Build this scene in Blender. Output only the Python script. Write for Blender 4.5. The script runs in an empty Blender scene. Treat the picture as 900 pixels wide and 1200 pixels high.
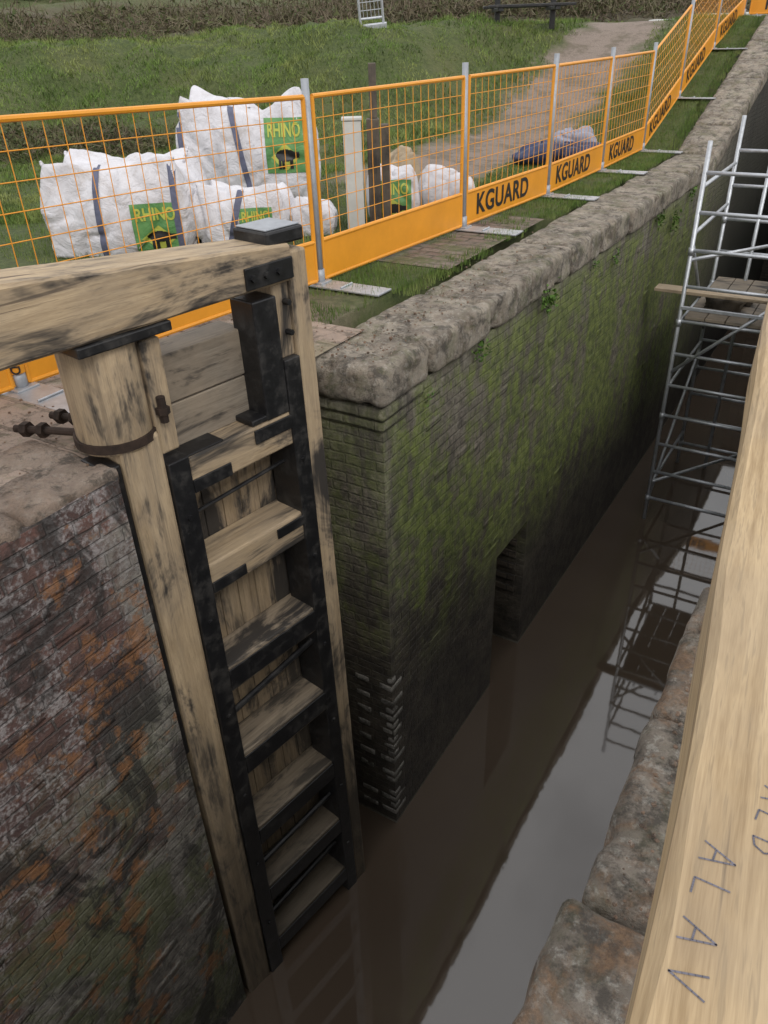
import bpy, math, random
import numpy as np
from mathutils import Vector, Matrix, noise as mnoise
from mathutils.bvhtree import BVHTree
random.seed(7); rng=np.random.default_rng(7)
S=bpy.context.scene
S.view_settings.view_transform='Standard'; S.view_settings.look='None'; S.view_settings.exposure=0
COL=S.collection

# ------------------------------------------------------------------ helpers
def link(o,parent=None):
    COL.objects.link(o)
    if parent: o.parent=parent
    return o
def empty(name,loc=(0,0,0),rz=0):
    e=bpy.data.objects.new(name,None); e.empty_display_size=.2
    e.location=loc; e.rotation_euler=(0,0,rz); return link(e)

class M:
    def __init__(s,name):
        s.m=bpy.data.materials.new(name); s.m.use_nodes=True
        s.nt=s.m.node_tree; s.b=s.nt.nodes['Principled BSDF']; s._bump=None
    def node(s,t,**props):
        n=s.nt.nodes.new(t)
        for k,v in props.items(): setattr(n,k,v)
        return n
    def set(s,sock,v):
        if isinstance(v,bpy.types.NodeSocket): s.nt.links.new(v,sock)
        else:
            if sock.type=='RGBA' and not hasattr(v,'__len__'): v=(v,v,v,1)
            if sock.type=='RGBA' and len(v)==3: v=(*v,1)
            sock.default_value=v
    def obj(s): return s.node('ShaderNodeTexCoord').outputs['Object']
    def pos(s): return s.node('ShaderNodeNewGeometry').outputs['Position']
    def sep(s,v):
        n=s.node('ShaderNodeSeparateXYZ'); s.set(n.inputs[0],v); return n.outputs
    def comb(s,x,y,z):
        n=s.node('ShaderNodeCombineXYZ')
        for i,v in enumerate((x,y,z)): s.set(n.inputs[i],v)
        return n.outputs[0]
    def scale(s,v,sc,loc=(0,0,0)):
        n=s.node('ShaderNodeMapping'); s.set(n.inputs['Vector'],v); n.inputs['Scale'].default_value=sc; n.inputs['Location'].default_value=loc
        return n.outputs[0]
    def noise(s,v,sc,detail=6,rough=.6,dist=0,out='Fac'):
        n=s.node('ShaderNodeTexNoise'); s.set(n.inputs['Vector'],v)
        n.inputs['Scale'].default_value=sc; n.inputs['Detail'].default_value=min(detail,5)
        n.inputs['Roughness'].default_value=rough; n.inputs['Distortion'].default_value=dist
        return n.outputs[out]
    def mr(s,f,a,b,c=0.,d=1.,smooth=False):
        n=s.node('ShaderNodeMapRange'); s.set(n.inputs[0],f)
        if smooth: n.interpolation_type='SMOOTHSTEP'
        for i,v in zip((1,2,3,4),(a,b,c,d)): s.set(n.inputs[i],v)
        return n.outputs[0]
    def math(s,op,a,b=0.,clamp=False):
        n=s.node('ShaderNodeMath',operation=op,use_clamp=clamp); s.set(n.inputs[0],a); s.set(n.inputs[1],b); return n.outputs[0]
    def mul(s,a,b): return s.math('MULTIPLY',a,b)
    def mix(s,f,a,b,mode='MIX'):
        n=s.node('ShaderNodeMix',data_type='RGBA',blend_type=mode)
        s.set(n.inputs[0],f); s.set(n.inputs[6],a); s.set(n.inputs[7],b); return n.outputs[2]
    def bump(s,h,strength=.5,dist=.01):
        n=s.node('ShaderNodeBump'); s.set(n.inputs['Height'],h); n.inputs['Strength'].default_value=strength; n.inputs['Distance'].default_value=dist
        if s._bump is not None: s.nt.links.new(s._bump,n.inputs['Normal'])
        s._bump=n.outputs[0]; s.nt.links.new(n.outputs[0],s.b.inputs['Normal'])
    def out(s,color,rough=.8,metal=0.,spec=.5):
        s.set(s.b.inputs['Base Color'],color); s.set(s.b.inputs['Roughness'],rough); s.set(s.b.inputs['Metallic'],metal)
        s.b.inputs['Specular IOR Level'].default_value=spec
        return s.m

# ------------------------------------------------------------------ materials
def wood(name,axis,c0=(.27,.195,.115),c1=(.50,.38,.24),smudge=.0,grey=0.,crack=.35,slime=True):
    m=M(name); v=m.obj()
    sc=[24,24,24]; sc[axis]=1.3
    sc2=[110,110,110]; sc2[axis]=7.0
    sc3=[6,6,6]; sc3[axis]=.7
    n1=m.noise(m.scale(v,tuple(sc)),1,5,.65,1.4); n2=m.noise(m.scale(v,tuple(sc2)),1,3,.7); n3=m.noise(m.scale(v,tuple(sc3)),1,4,.6,2.)
    f=m.math('ADD',m.mul(n1,.45),m.math('ADD',m.mul(n2,.35),m.mul(n3,.25)))
    col=m.mix(m.mr(f,.41,.63),c0,c1)
    fleck=m.mr(n2,.55,.63)
    col=m.mix(m.mul(fleck,.45),col,tuple(x*.45 for x in c0))
    sc4=[30,30,30]; sc4[axis]=.55
    cr=m.mr(m.noise(m.scale(v,tuple(sc4),(3,5,2)),1,3,.5,.6),.63,.66)
    col=m.mix(m.mul(cr,crack),col,(.07,.045,.028))
    big=m.noise(v,2.3,5,.65)
    col=m.mix(m.mr(big,.40,.62,0,.35+grey),col,(.27,.215,.155))
    if smudge>0:
        scs=[3.6,3.6,3.6]; scs[axis]=1.5
        s1=m.noise(m.scale(v,tuple(scs)),1,5,.7,.7)
        s2=m.noise(m.scale(v,tuple(x*.45 for x in sc)),1,4,.7)
        q=m.math('ADD',m.mul(s1,.62),m.mul(s2,.38))
        wash=m.mr(q,.525-smudge*.14,.61-smudge*.14)
        col=m.mix(m.mul(wash,.65),col,(.15,.12,.09))
        k=m.mr(q,.58-smudge*.16,.655-smudge*.16)
        col=m.mix(m.mul(k,.93),col,(.02,.018,.017))
        if slime:
            z=m.sep(v)[2]
            sl=m.mul(m.mr(m.math('ADD',z,m.mul(n3,1.8)),1.3,4.0,1.,0.),.80)
            col=m.mix(sl,col,m.mix(n1,(.040,.033,.024),(.13,.105,.073)))
    m.bump(f,.4,.006); m.bump(cr,-.4,.004)
    return m.out(col,.72)
def black_paint(name='black_bitumen_paint'):
    m=M(name); v=m.pos(); n=m.noise(v,9,5,.7); n2=m.noise(v,60,4,.6)
    col=m.mix(m.mr(n,.5,.72),(.009,.009,.010),(.04,.037,.034))
    m.bump(n2,.3,.003)
    return m.out(col,m.mr(n,.3,.7,.3,.65))
def simple(name,c,rough=.6,metal=0.,var=.25,sc=8,bump=.1):
    m=M(name); v=m.obj(); n=m.noise(v,sc,5,.65)
    c2=tuple(x*(1-var) for x in c)
    if bump: m.bump(m.noise(v,sc*8,4,.6),bump,.003)
    return m.out(m.mix(m.mr(n,.3,.7),c2,c),rough,metal)

W_beam=wood('oak_beam_wood',0,c0=(.28,.19,.095),c1=(.58,.43,.25),crack=.85)
W_beam_s=wood('oak_beam_wood_smudged',0,smudge=.28,crack=.8,slime=False)
W_rail=wood('oak_rail_wood',0,smudge=.42,grey=.1)
W_rail_d=wood('oak_rail_wood_dirty',0,c0=(.20,.155,.105),c1=(.37,.30,.215),smudge=.66,grey=.3)
W_post=wood('oak_post_wood',2,smudge=.46)
W_plank=wood('oak_plank_wood',2,c0=(.20,.145,.085),c1=(.40,.30,.19),smudge=.5)
W_grey=wood('weathered_board',0,c0=(.12,.10,.078),c1=(.27,.23,.18),smudge=.3,grey=.3,slime=False)
W_dark=wood('dark_timber',2,c0=(.02,.017,.014),c1=(.06,.05,.04))
W_board=wood('scaffold_board',0,c0=(.3,.22,.14),c1=(.5,.4,.28),smudge=.1,slime=False)
BLACK=black_paint()
STEEL=simple('galvanised_steel',(.55,.57,.60),.45,.6,.3,14)
STEELP=simple('grey_fence_steel',(.36,.38,.41),.5,.3,.25,14)
RUST=simple('rusty_iron',(.055,.034,.024),.8,.3,.7,20,.4)
ORANGE=simple('orange_powder_coat',(.76,.31,.022),.42,0,.15,4,.03)
WHITE=simple('white_plastic',(.55,.55,.52),.6,0,.2,5)
INK=simple('pen_ink',(.17,.16,.19),.7,0,.5,60,0)
PRINT=simple('black_print',(.015,.015,.015),.5,0,.1,5,0)
BLUE=simple('blue_tarpaulin',(.035,.05,.12),.55,0,.5,9,.3)

def brick_mat(name,kind):
    m=M(name); p=m.pos(); x,y,z=m.sep(p)
    a=m.math('ADD',x,y)
    vec=m.comb(m.math('ADD',a,m.mul(m.noise(p,2.5,3,.6),.04)),m.math('ADD',z,m.mul(m.noise(p,1.7,3,.6),.05)),0.)
    b=m.node('ShaderNodeTexBrick'); m.set(b.inputs['Vector'],vec)
    for k,val in (('Scale',1.),('Mortar Size',.009),('Mortar Smooth',.5),('Bias',0.),('Brick Width',.235),('Row Height',.075)):
        b.inputs[k].default_value=val
    big=m.noise(p,.9,5,.65,.4); med=m.noise(p,4.5,5,.72,.3); fine=m.noise(p,38,5,.72)
    stre=m.noise(m.scale(p,(5,5,.6)),1,5,.68,.4)
    fade=m.mr(m.noise(p,3.1,4,.7),.40,.55,.15,.95)
    if kind=='far':
        m.set(b.inputs['Color1'],(.15,.125,.098)); m.set(b.inputs['Color2'],(.25,.215,.17)); m.set(b.inputs['Mortar'],(.10,.09,.072))
        col=m.mix(fade,b.outputs['Color'],m.mix(m.mr(med,.38,.62),(.13,.112,.09),(.28,.25,.20)))
        spots=m.mr(m.noise(p,13,5,.75),.48,.58)
        col=m.mix(m.mul(spots,.68),col,(.055,.048,.038))
        dst=m.mr(m.noise(m.scale(p,(2.2,2.2,.8),(3,1,7)),1,5,.72,.8),.5,.6)
        col=m.mix(m.mul(dst,.6),col,(.05,.045,.035))
        up=m.mul(m.mr(z,3.3,4.0,0.,1.,True),m.mr(stre,.44,.58,.05,.8))
        col=m.mix(up,col,(.31,.28,.23))
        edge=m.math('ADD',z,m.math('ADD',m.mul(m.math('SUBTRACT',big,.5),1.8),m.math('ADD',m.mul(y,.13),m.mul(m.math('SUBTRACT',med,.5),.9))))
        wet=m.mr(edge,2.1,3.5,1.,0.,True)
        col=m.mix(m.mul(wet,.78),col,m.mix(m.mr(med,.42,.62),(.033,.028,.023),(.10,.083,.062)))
        mz=m.mul(m.mr(m.math('ADD',z,m.mul(y,.09)),1.6,2.8,0.,1.,True),m.mr(z,3.85,4.1,1.,.3,True))
        mm=m.math('ADD',m.mul(big,.3),m.math('ADD',m.mul(med,.35),m.mul(stre,.35)))
        side=m.mr(y,3.7,3.95,.45,1.)
        mk=m.mul(m.mr(mm,.452,.515,0.,1.),m.mul(mz,side))
        mk=m.mul(mk,m.mr(y,11.5,14.,1.,.2,True))
        mk=m.mul(mk,m.mr(fine,.34,.55,.25,1.))
        mcol=m.mix(m.mr(m.noise(p,9,5,.7),.38,.6),(.055,.08,.014),(.20,.25,.045))
        m2=m.mul(m.mr(mm,.41,.5,0.,.5),m.mul(mz,side))
        col=m.mix(m2,col,(.11,.12,.045))
        col=m.mix(m.mul(mk,.92),col,mcol)
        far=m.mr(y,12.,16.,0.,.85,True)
        col=m.mix(far,col,(.022,.02,.016))  # shade of the far chamber put into the brick colour, deepening along y
        lo=m.mul(m.mr(z,.02,.035,1.,0.,True),.7)
        col=m.mix(lo,col,(.28,.26,.21))
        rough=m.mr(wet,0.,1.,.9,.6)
    elif kind=='near':
        m.set(b.inputs['Color1'],(.085,.048,.042)); m.set(b.inputs['Color2'],(.19,.095,.077)); m.set(b.inputs['Mortar'],(.085,.07,.064))
        col=m.mix(m.mul(fade,.55),b.outputs['Color'],m.mix(m.mr(med,.4,.6),(.055,.042,.04),(.15,.092,.082)))
        e0=m.noise(p,5,5,.78,.6)
        esum=m.math('ADD',m.mul(fine,.35),m.math('ADD',m.mul(e0,.45),m.mul(big,.2)))
        er=m.mul(m.mr(esum,.495,.56),m.mr(z,.6,3.0,.5,1.))
        col=m.mix(m.mul(er,.72),col,m.mix(m.mr(fine,.42,.58),(.19,.165,.16),(.52,.48,.47)))
        gz=m.math('ADD',m.mul(m.math('SUBTRACT',big,.5),3.),m.math('ADD',m.mul(z,-.6),m.math('ADD',m.mul(y,.5),m.mul(m.math('SUBTRACT',med,.5),1.2))))
        rn=m.mr(gz,-1.2,-.75,0.,1.)
        rcol=m.mix(m.mr(med,.38,.62),(.13,.122,.105),(.31,.29,.25))
        rcol=m.mix(m.mr(m.noise(p,16,5,.75),.5,.62,0.,.7),rcol,(.05,.045,.04))
        col=m.mix(m.mul(rn,.9),col,rcol)
        mk=m.mul(m.mr(m.noise(p,2.2,5,.75,.6),.47,.57),m.mr(z,2.2,3.4,1.,.05))
        col=m.mix(m.mul(mk,.6),col,(.10,.12,.035))
        dk=m.mr(m.noise(m.scale(p,(1.5,1.5,1.)),1.3,5,.75,1.),.51,.58)
        col=m.mix(m.mul(dk,.78),col,(.025,.022,.020))
        og=m.mr(m.noise(m.scale(p,(1,1,1),(9,3,4)),3.,5,.75),.55,.61)
        col=m.mix(m.mul(og,.65),col,(.32,.14,.05))
        rough=.78
    else:
        m.set(b.inputs['Color1'],(.07,.055,.042)); m.set(b.inputs['Color2'],(.10,.08,.06)); m.set(b.inputs['Mortar'],(.035,.03,.025))
        col=b.outputs['Color']; rough=.85
    h=m.math('ADD',m.mul(b.outputs['Fac'],-.5),m.math('ADD',m.mul(fine,.6),m.mul(med,1.1)))
    m.bump(h,.85,.02)
    col=m.mix(m.mr(fine,.35,.65,.0,.55),col,m.mix(1.,col,(.4,.4,.4),'MULTIPLY'))
    return m.out(col,rough)
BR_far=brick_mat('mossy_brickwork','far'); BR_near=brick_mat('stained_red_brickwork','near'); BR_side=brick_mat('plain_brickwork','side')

def stone_mat(name,c0,c1,moss=.3,orange=0.,pale=.55,bsc=1.):
    m=M(name); p=m.pos()
    n=m.noise(p,3.5,5,.72,.3); f=m.noise(p,55,5,.78)
    col=m.mix(m.mr(n,.36,.64),c0,c1)
    sp=m.mr(m.noise(p,26,4,.7),.54,.63)
    col=m.mix(m.mul(sp,pale),col,(.46,.44,.39))
    dk=m.mr(m.noise(m.scale(p,(1,1,1),(4,4,4)),8,5,.8),.48,.6)
    col=m.mix(m.mul(dk,.75),col,(.045,.039,.032))
    mk=m.mr(m.noise(p,5,5,.78,.4),.5,.62)
    col=m.mix(m.mul(mk,moss),col,(.085,.10,.03))
    if orange:
        ok=m.mr(m.noise(m.scale(p,(1,1,1),(7,1,3)),4.5,5,.78,.5),.48,.60)
        col=m.mix(m.mul(ok,orange),col,m.mix(m.mr(f,.4,.6),(.15,.085,.045),(.33,.19,.10)))
    m.bump(m.math('ADD',m.mul(f,.9),m.mul(n,1.2)),1.,.02*bsc)
    return m.out(col,.92)
ST_cop=stone_mat('weathered_coping_stone',(.16,.135,.108),(.35,.305,.245),.4,.12,.4)
ST_near=stone_mat('dusty_slab_stone',(.20,.155,.125),(.38,.30,.24),.05,.2,.2)
ST_right=stone_mat('lichen_coping_stone',(.16,.135,.11),(.33,.285,.235),.2,.6,.6,1.3)
ST_pale=stone_mat('pale_quoin_stone',(.18,.17,.15),(.30,.28,.25),.15,0,.2)

def terrain_mat():
    m=M('grass_and_earth'); p=m.pos(); x,y,z=m.sep(p)
    n=m.noise(p,.6,5,.7); f=m.noise(p,14,5,.7); ff=m.noise(p,60,4,.7)
    g=m.mix(m.mr(f,.3,.7),(.045,.065,.018),(.11,.14,.04))
    g=m.mix(m.mr(n,.45,.65,0.,.6),g,(.15,.145,.065))
    dirt=m.mix(m.mr(f,.3,.7),(.14,.105,.08),(.30,.23,.175))
    wob=m.mul(m.math('SUBTRACT',m.noise(p,1.6,5,.65),.5),1.5)
    px=m.math('ABSOLUTE',m.math('ADD',m.math('ADD',x,5.5),wob))
    path=m.mul(m.mr(px,.6,1.0,1.,0.),m.mr(y,8.,9.5,0.,1.))
    path=m.mul(path,m.mr(y,34.,38.,1.,0.))
    near=m.mul(m.mr(m.math('ADD',y,m.mul(wob,1.5)),4.2,4.9,1.,0.),m.mr(m.math('ADD',x,wob),-6.2,-5.4,0.,1.))
    col=m.mix(near,g,dirt)
    pc=m.mix(m.mr(ff,.3,.7),(.20,.155,.125),(.37,.30,.25))
    pc=m.mix(m.mr(m.noise(p,2.2,5,.75),.48,.6,0.,.7),pc,(.15,.125,.085))
    col=m.mix(path,col,pc)
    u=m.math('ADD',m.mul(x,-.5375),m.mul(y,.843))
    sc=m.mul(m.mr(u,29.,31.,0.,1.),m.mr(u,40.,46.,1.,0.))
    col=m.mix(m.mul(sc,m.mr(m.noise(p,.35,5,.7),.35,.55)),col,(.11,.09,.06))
    m.bump(m.math('ADD',f,ff),.8,.05)
    return m.out(col,.95)
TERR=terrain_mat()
def grass_mat(name,c0,c1,c2,sc=1.2,dark=.0):
    m=M(name); p=m.pos(); n=m.noise(p,sc,5,.7); f=m.noise(p,25,3,.6)
    col=m.mix(m.mr(f,.3,.7),c0,c1); col=m.mix(m.mr(n,.45,.62,0.,.85),col,c2)
    if dark:
        d=m.mr(m.noise(m.scale(p,(1,1,1),(5,9,2)),1.7,5,.7),.5,.6)
        col=m.mix(m.mul(d,dark),col,(.035,.055,.016))
    return m.out(col,.7,0,.25)
GRASS=grass_mat('grass_blades',(.07,.12,.025),(.17,.25,.055),(.25,.275,.09),.9,.6)
GRASS2=grass_mat('lush_grass_blades',(.055,.10,.018),(.14,.225,.045),(.2,.23,.075),3,.3)
LEAF=grass_mat('weed_leaves',(.04,.09,.015),(.10,.19,.03),(.12,.2,.04),6)
TWIG=grass_mat('bramble_twigs',(.07,.053,.038),(.18,.14,.095),(.11,.11,.05))
DKLEAF=grass_mat('bramble_leaves',(.03,.045,.015),(.08,.10,.03),(.11,.11,.045))

def water_mat():
    m=M('muddy_canal_water'); p=m.pos()
    n=m.noise(m.scale(p,(1.,.6,1.)),1.6,3,.5,.3); n2=m.noise(p,.5,3,.5); n3=m.noise(p,9,3,.5)
    col=m.mix(m.mr(n2,.35,.65),(.076,.055,.039),(.093,.069,.050))
    m.bump(n,.06,.02); m.bump(n3,.03,.002)
    m.b.inputs['IOR'].default_value=1.8
    return m.out(col,.035)
WATER=water_mat()
def paving_mat(name,bw,rh,c1,c2,mo,dust,mossc,ms=.013,dustamt=(.4,.6,.85)):
    m=M(name); p=m.pos(); x,y,z=m.sep(p)
    b=m.node('ShaderNodeTexBrick'); m.set(b.inputs['Vector'],m.comb(m.math('ADD',x,m.mul(m.noise(p,3),.05)),m.math('ADD',y,m.mul(m.noise(p,2.),.05)),0.))
    for k,val in (('Scale',1.),('Mortar Size',ms),('Mortar Smooth',.3),('Brick Width',bw),('Row Height',rh)): b.inputs[k].default_value=val
    m.set(b.inputs['Color1'],c1); m.set(b.inputs['Color2'],c2); m.set(b.inputs['Mortar'],mo)
    n=m.noise(p,4,5,.78); col=m.mix(m.mr(n,dustamt[0],dustamt[1],0.,dustamt[2]),b.outputs['Color'],dust)
    g=m.mr(m.noise(p,9,5,.8),.52,.62); col=m.mix(m.mul(g,.7),col,(.07,.055,.04))
    g2=m.mr(m.noise(p,2.4,5,.8),.50,.58); col=m.mix(m.mul(g2,mossc),col,(.08,.095,.03))
    m.bump(m.math('ADD',m.mul(b.outputs['Fac'],-1.),m.mul(n,1.8)),.9,.02)
    return m.out(col,.92)
SETTS=paving_mat('brick_setts',.24,.12,(.13,.09,.07),(.21,.155,.125),(.05,.045,.03),(.18,.15,.12),.7)
SLABS=paving_mat('worn_setts',.42,.24,(.23,.175,.14),(.31,.245,.20),(.11,.09,.07),(.30,.225,.175),.4)
def bag_mat():
    m=M('woven_white_sack'); v=m.obj(); n=m.noise(v,5,5,.7); w=m.noise(v,90,2,.5)
    col=m.mix(m.mr(n,.4,.7),(.62,.61,.64),(.50,.48,.50))
    d=m.mr(m.noise(v,2.6,5,.78),.54,.66); col=m.mix(m.mul(d,.4),col,(.33,.28,.22))
    m.bump(m.noise(v,5,4,.65,1.2),.6,.05); m.bump(w,.15,.003)
    return m.out(col,.6)
BAG=bag_mat()
def label_mat():
    m=M('printed_green_label'); v=m.obj(); n=m.noise(v,7,5,.6)
    m.bump(m.noise(v,5,4,.65,1.2),.5,.04)
    return m.out(m.mix(m.mr(n,.35,.7),(.08,.22,.07),(.14,.31,.10)),.55)
LABEL=label_mat(); YEL=simple('yellow_print',(.45,.48,.08),.55,0,.15,6,0); STRAP=simple('blue_grey_strap',(.12,.13,.2),.7,0,.4,20)
SANDY=simple('tan_sacking',(.42,.33,.22),.85,0,.45,8,.3)

# ------------------------------------------------------------------ mesh builder
class MB:
    def __init__(s): s.v=[]; s.f=[]
    def add(s,vs,fs):
        o=len(s.v); s.v+= [tuple(v) for v in vs]; s.f+=[tuple(i+o for i in f) for f in fs]
    def box(s,x0,x1,y0,y1,z0,z1):
        s.add([(x0,y0,z0),(x1,y0,z0),(x1,y1,z0),(x0,y1,z0),(x0,y0,z1),(x1,y0,z1),(x1,y1,z1),(x0,y1,z1)],
              [(0,3,2,1),(4,5,6,7),(0,1,5,4),(1,2,6,5),(2,3,7,6),(3,0,4,7)])
    def tube(s,a,b,r,n=8,r2=None):
        a=Vector(a); b=Vector(b); d=(b-a).normalized(); r2=r if r2 is None else r2
        t=Vector((0,0,1)) if abs(d.z)<.9 else Vector((1,0,0))
        u=d.cross(t).normalized(); w=d.cross(u)
        vs=[]
        for c,rr in ((a,r),(b,r2)):
            for i in range(n):
                an=2*math.pi*i/n; vs.append(c+(u*math.cos(an)+w*math.sin(an))*rr)
        fs=[(i,(i+1)%n,n+(i+1)%n,n+i) for i in range(n)]+[tuple(range(n))[::-1],tuple(range(n,2*n))]
        s.add(vs,fs)
    def obj(s,name,mat,parent=None,bevel=0,smooth=False,fix=True):
        me=bpy.data.meshes.new(name); me.from_pydata(s.v,[],s.f); me.update()
        if fix:
            import bmesh
            bm=bmesh.new(); bm.from_mesh(me); bmesh.ops.recalc_face_normals(bm,faces=bm.faces); bm.to_mesh(me); bm.free()
        me.materials.append(mat); o=bpy.data.objects.new(name,me); link(o,parent)
        if smooth:
            for p in me.polygons: p.use_smooth=True
        if bevel:
            b=o.modifiers.new('b','BEVEL'); b.width=bevel; b.segments=2; b.limit_method='ANGLE'
        return o
def box(name,x0,x1,y0,y1,z0,z1,mat,parent=None,bevel=.006):
    b=MB(); b.box(x0,x1,y0,y1,z0,z1); return b.obj(name,mat,parent,bevel)
def np_mesh(name,V,F,mat,parent=None,smooth=False):
    V=np.asarray(V,dtype=np.float32); F=np.asarray(F,dtype=np.int32); k=F.shape[1]
    me=bpy.data.meshes.new(name); me.vertices.add(len(V)); me.vertices.foreach_set('co',V.ravel())
    me.loops.add(F.size); me.loops.foreach_set('vertex_index',F.ravel())
    me.polygons.add(len(F)); me.polygons.foreach_set('loop_start',np.arange(0,F.size,k,dtype=np.int32))
    me.update(calc_edges=True)
    if smooth: me.polygons.foreach_set('use_smooth',np.ones(len(F),dtype=bool))
    me.materials.append(mat); o=bpy.data.objects.new(name,me); return link(o,parent)
def cube_grid(nx,ny,nz):
    idx={}; V=[]; F=[]
    def vid(i,j,k):
        if (i,j,k) not in idx:
            idx[(i,j,k)]=len(V); V.append((2*i/nx-1,2*j/ny-1,2*k/nz-1))
        return idx[(i,j,k)]
    for i in range(nx):
        for j in range(ny):
            F.append((vid(i,j,0),vid(i,j+1,0),vid(i+1,j+1,0),vid(i+1,j,0)))
            F.append((vid(i,j,nz),vid(i+1,j,nz),vid(i+1,j+1,nz),vid(i,j+1,nz)))
    for i in range(nx):
        for k in range(nz):
            F.append((vid(i,0,k),vid(i+1,0,k),vid(i+1,0,k+1),vid(i,0,k+1)))
            F.append((vid(i,ny,k),vid(i,ny,k+1),vid(i+1,ny,k+1),vid(i+1,ny,k)))
    for j in range(ny):
        for k in range(nz):
            F.append((vid(0,j,k),vid(0,j,k+1),vid(0,j+1,k+1),vid(0,j+1,k)))
            F.append((vid(nx,j,k),vid(nx,j+1,k),vid(nx,j+1,k+1),vid(nx,j,k+1)))
    return V,F
def stone(mb,x0,x1,y0,y1,z0,z1,r=.04,amp=.012,res=.06,zf=None,seed=0,cap=30):
    nx,ny,nz=[max(3,min(cap,int((b-a)/res))) for a,b in ((x0,x1),(y0,y1),(z0,z1))]
    V,F=cube_grid(nx,ny,nz); c=Vector(((x0+x1)/2,(y0+y1)/2,(z0+z1)/2)); h=Vector(((x1-x0)/2,(y1-y0)/2,(z1-z0)/2))
    out=[]
    for v in V:
        p=Vector((v[0]*h.x,v[1]*h.y,v[2]*h.z))
        q=Vector([max(-(h[i]-r),min(h[i]-r,p[i])) for i in range(3)])
        d=p-q
        if d.length>1e-6: p=q+d.normalized()*r
        w=c+p
        nn=mnoise.noise_vector(w*2.3+Vector((seed,0,0)))*amp*.7+mnoise.noise_vector(w*9+Vector((seed,5,0)))*amp*.6
        ch=max(0,mnoise.noise(w*6+Vector((seed*2,1,3)))-.25)*amp*5
        if d.length>1e-6: w=w-d.normalized()*ch
        w=w+nn
        if zf: w.z+=zf(w.y)
        out.append(w)
    mb.add(out,F)

# ------------------------------------------------------------------ terrain
def vnoise(x,y,seed=0):
    xi=np.floor(x).astype(np.int64); yi=np.floor(y).astype(np.int64); xf=x-xi; yf=y-yi
    def h(a,b):
        n=(a*374761393+b*668265263+seed*982451653)&0xffffffff
        n=((n^(n>>13))*1274126177)&0xffffffff
        return ((n^(n>>16))&0xffff)/65535.
    u=xf*xf*(3-2*xf); v=yf*yf*(3-2*yf)
    return (h(xi,yi)*(1-u)+h(xi+1,yi)*u)*(1-v)+(h(xi,yi+1)*(1-u)+h(xi+1,yi+1)*u)*v
def sstep(a,b,x):
    t=np.clip((x-a)/(b-a),0,1); return t*t*(3-2*t)
def ramp_z(y): return np.clip((np.asarray(y,float)-13)*.3,0,1.7)
def ground(x,y):
    x=np.asarray(x,float); y=np.asarray(y,float)
    u=-.5375*x+.843*y
    uw=u+(vnoise(x*.35,y*.35,5)-.5)*2.4
    g=np.clip(u-9,0,7)*.07
    g=g+sstep(14.5,18.5,uw)*1.15-sstep(20.,26,uw)*.35
    g=g+np.clip(u-28,0,55)*.11+np.clip(u-83,0,300)*.05
    w=1-sstep(-9,-3.6,x)
    t=(vnoise(x*.9,y*.9,1)-.5)*.30+(vnoise(x*2.6,y*2.6,2)-.5)*.24+(vnoise(x*.23,y*.23,3)-.5)*.4
    pathw=1-np.exp(-((x+5.35)/1.1)**2)
    t=t*sstep(9,15,u)*pathw
    z=4.3+w*(g+t)+(1-w)*ramp_z(y)
    z=z+.12*(1-sstep(1.9,2.9,y))*(x<-2.9)
    z=np.where(x>-3.0,4.28+ramp_z(y),z)
    z=np.where((x>-3.02)&(x<.12)&(y<27),-1.2,z)
    return z
xs=np.concatenate([np.arange(-420,-60,18),np.arange(-60,-22,1.),np.arange(-22,-3.1,.2),[-3.06,-3.01,-1.5,.1,.15,1,3,6,12],np.arange(20,420,25)])
ys=np.concatenate([np.arange(-300,-12,18),np.arange(-12,4,.6),np.arange(4,30,.2),np.arange(30,42,.5),np.arange(42,70,2),np.arange(72,430,15)])
X,Y=np.meshgrid(xs,ys,indexing='ij'); Z=ground(X,Y)
V=np.stack([X.ravel(),Y.ravel(),Z.ravel()],1); ny=len(ys)
I,J=np.meshgrid(np.arange(len(xs)-1),np.arange(ny-1),indexing='ij'); a=(I*ny+J).ravel()
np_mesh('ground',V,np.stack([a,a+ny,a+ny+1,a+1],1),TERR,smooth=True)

b=MB(); b.add([(-3,-60,0),(.1,-60,0),(.1,26.5,0),(-3,26.5,0)],[(0,1,2,3)]); b.obj('canal_water',WATER)

# ------------------------------------------------------------------ walls
WX=-2.32
fw=empty('lock_wall')
b=MB()
b.box(-3.4,WX,3.66,5.62,-1.1,4.03); b.box(-3.4,WX,5.62,6.38,1.68,4.03); b.box(-3.4,-2.98,5.62,6.38,-1.1,1.68)
b.box(-3.4,WX,6.38,13,-1.1,4.03)
b.add([(-3.4,13,-1.1),(WX,13,-1.1),(WX,18.7,-1.1),(-3.4,18.7,-1.1),(-3.4,13,4.03),(WX,13,4.03),(WX,18.7,5.73),(-3.4,18.7,5.73)],
      [(0,3,2,1),(4,5,6,7),(0,1,5,4),(1,2,6,5),(2,3,7,6),(3,0,4,7)])
b.box(-3.4,WX,18.7,27,-1.1,5.73)
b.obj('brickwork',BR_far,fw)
b=MB(); y=3.6; k=0
zf=lambda yy: float(ramp_z(yy))
lens=[.62,.95,.8,1.0,.85,.95,.9,.85,.95,.9,.8]
for i,L in enumerate(lens):
    y2=y+L*(9.4/sum(lens)); wd=.62 if y<4.5 else random.uniform(.55,.60)
    if i==0: wd=.74
    stone(b,WX-wd+.04,WX+.05+random.uniform(-.014,.014),y+.004,y2-.004,4.035,4.305+random.uniform(-.010,.010),r=.045 if i else .06,amp=.015,res=.026,seed=k,cap=36)
    y=y2; k+=1
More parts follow.
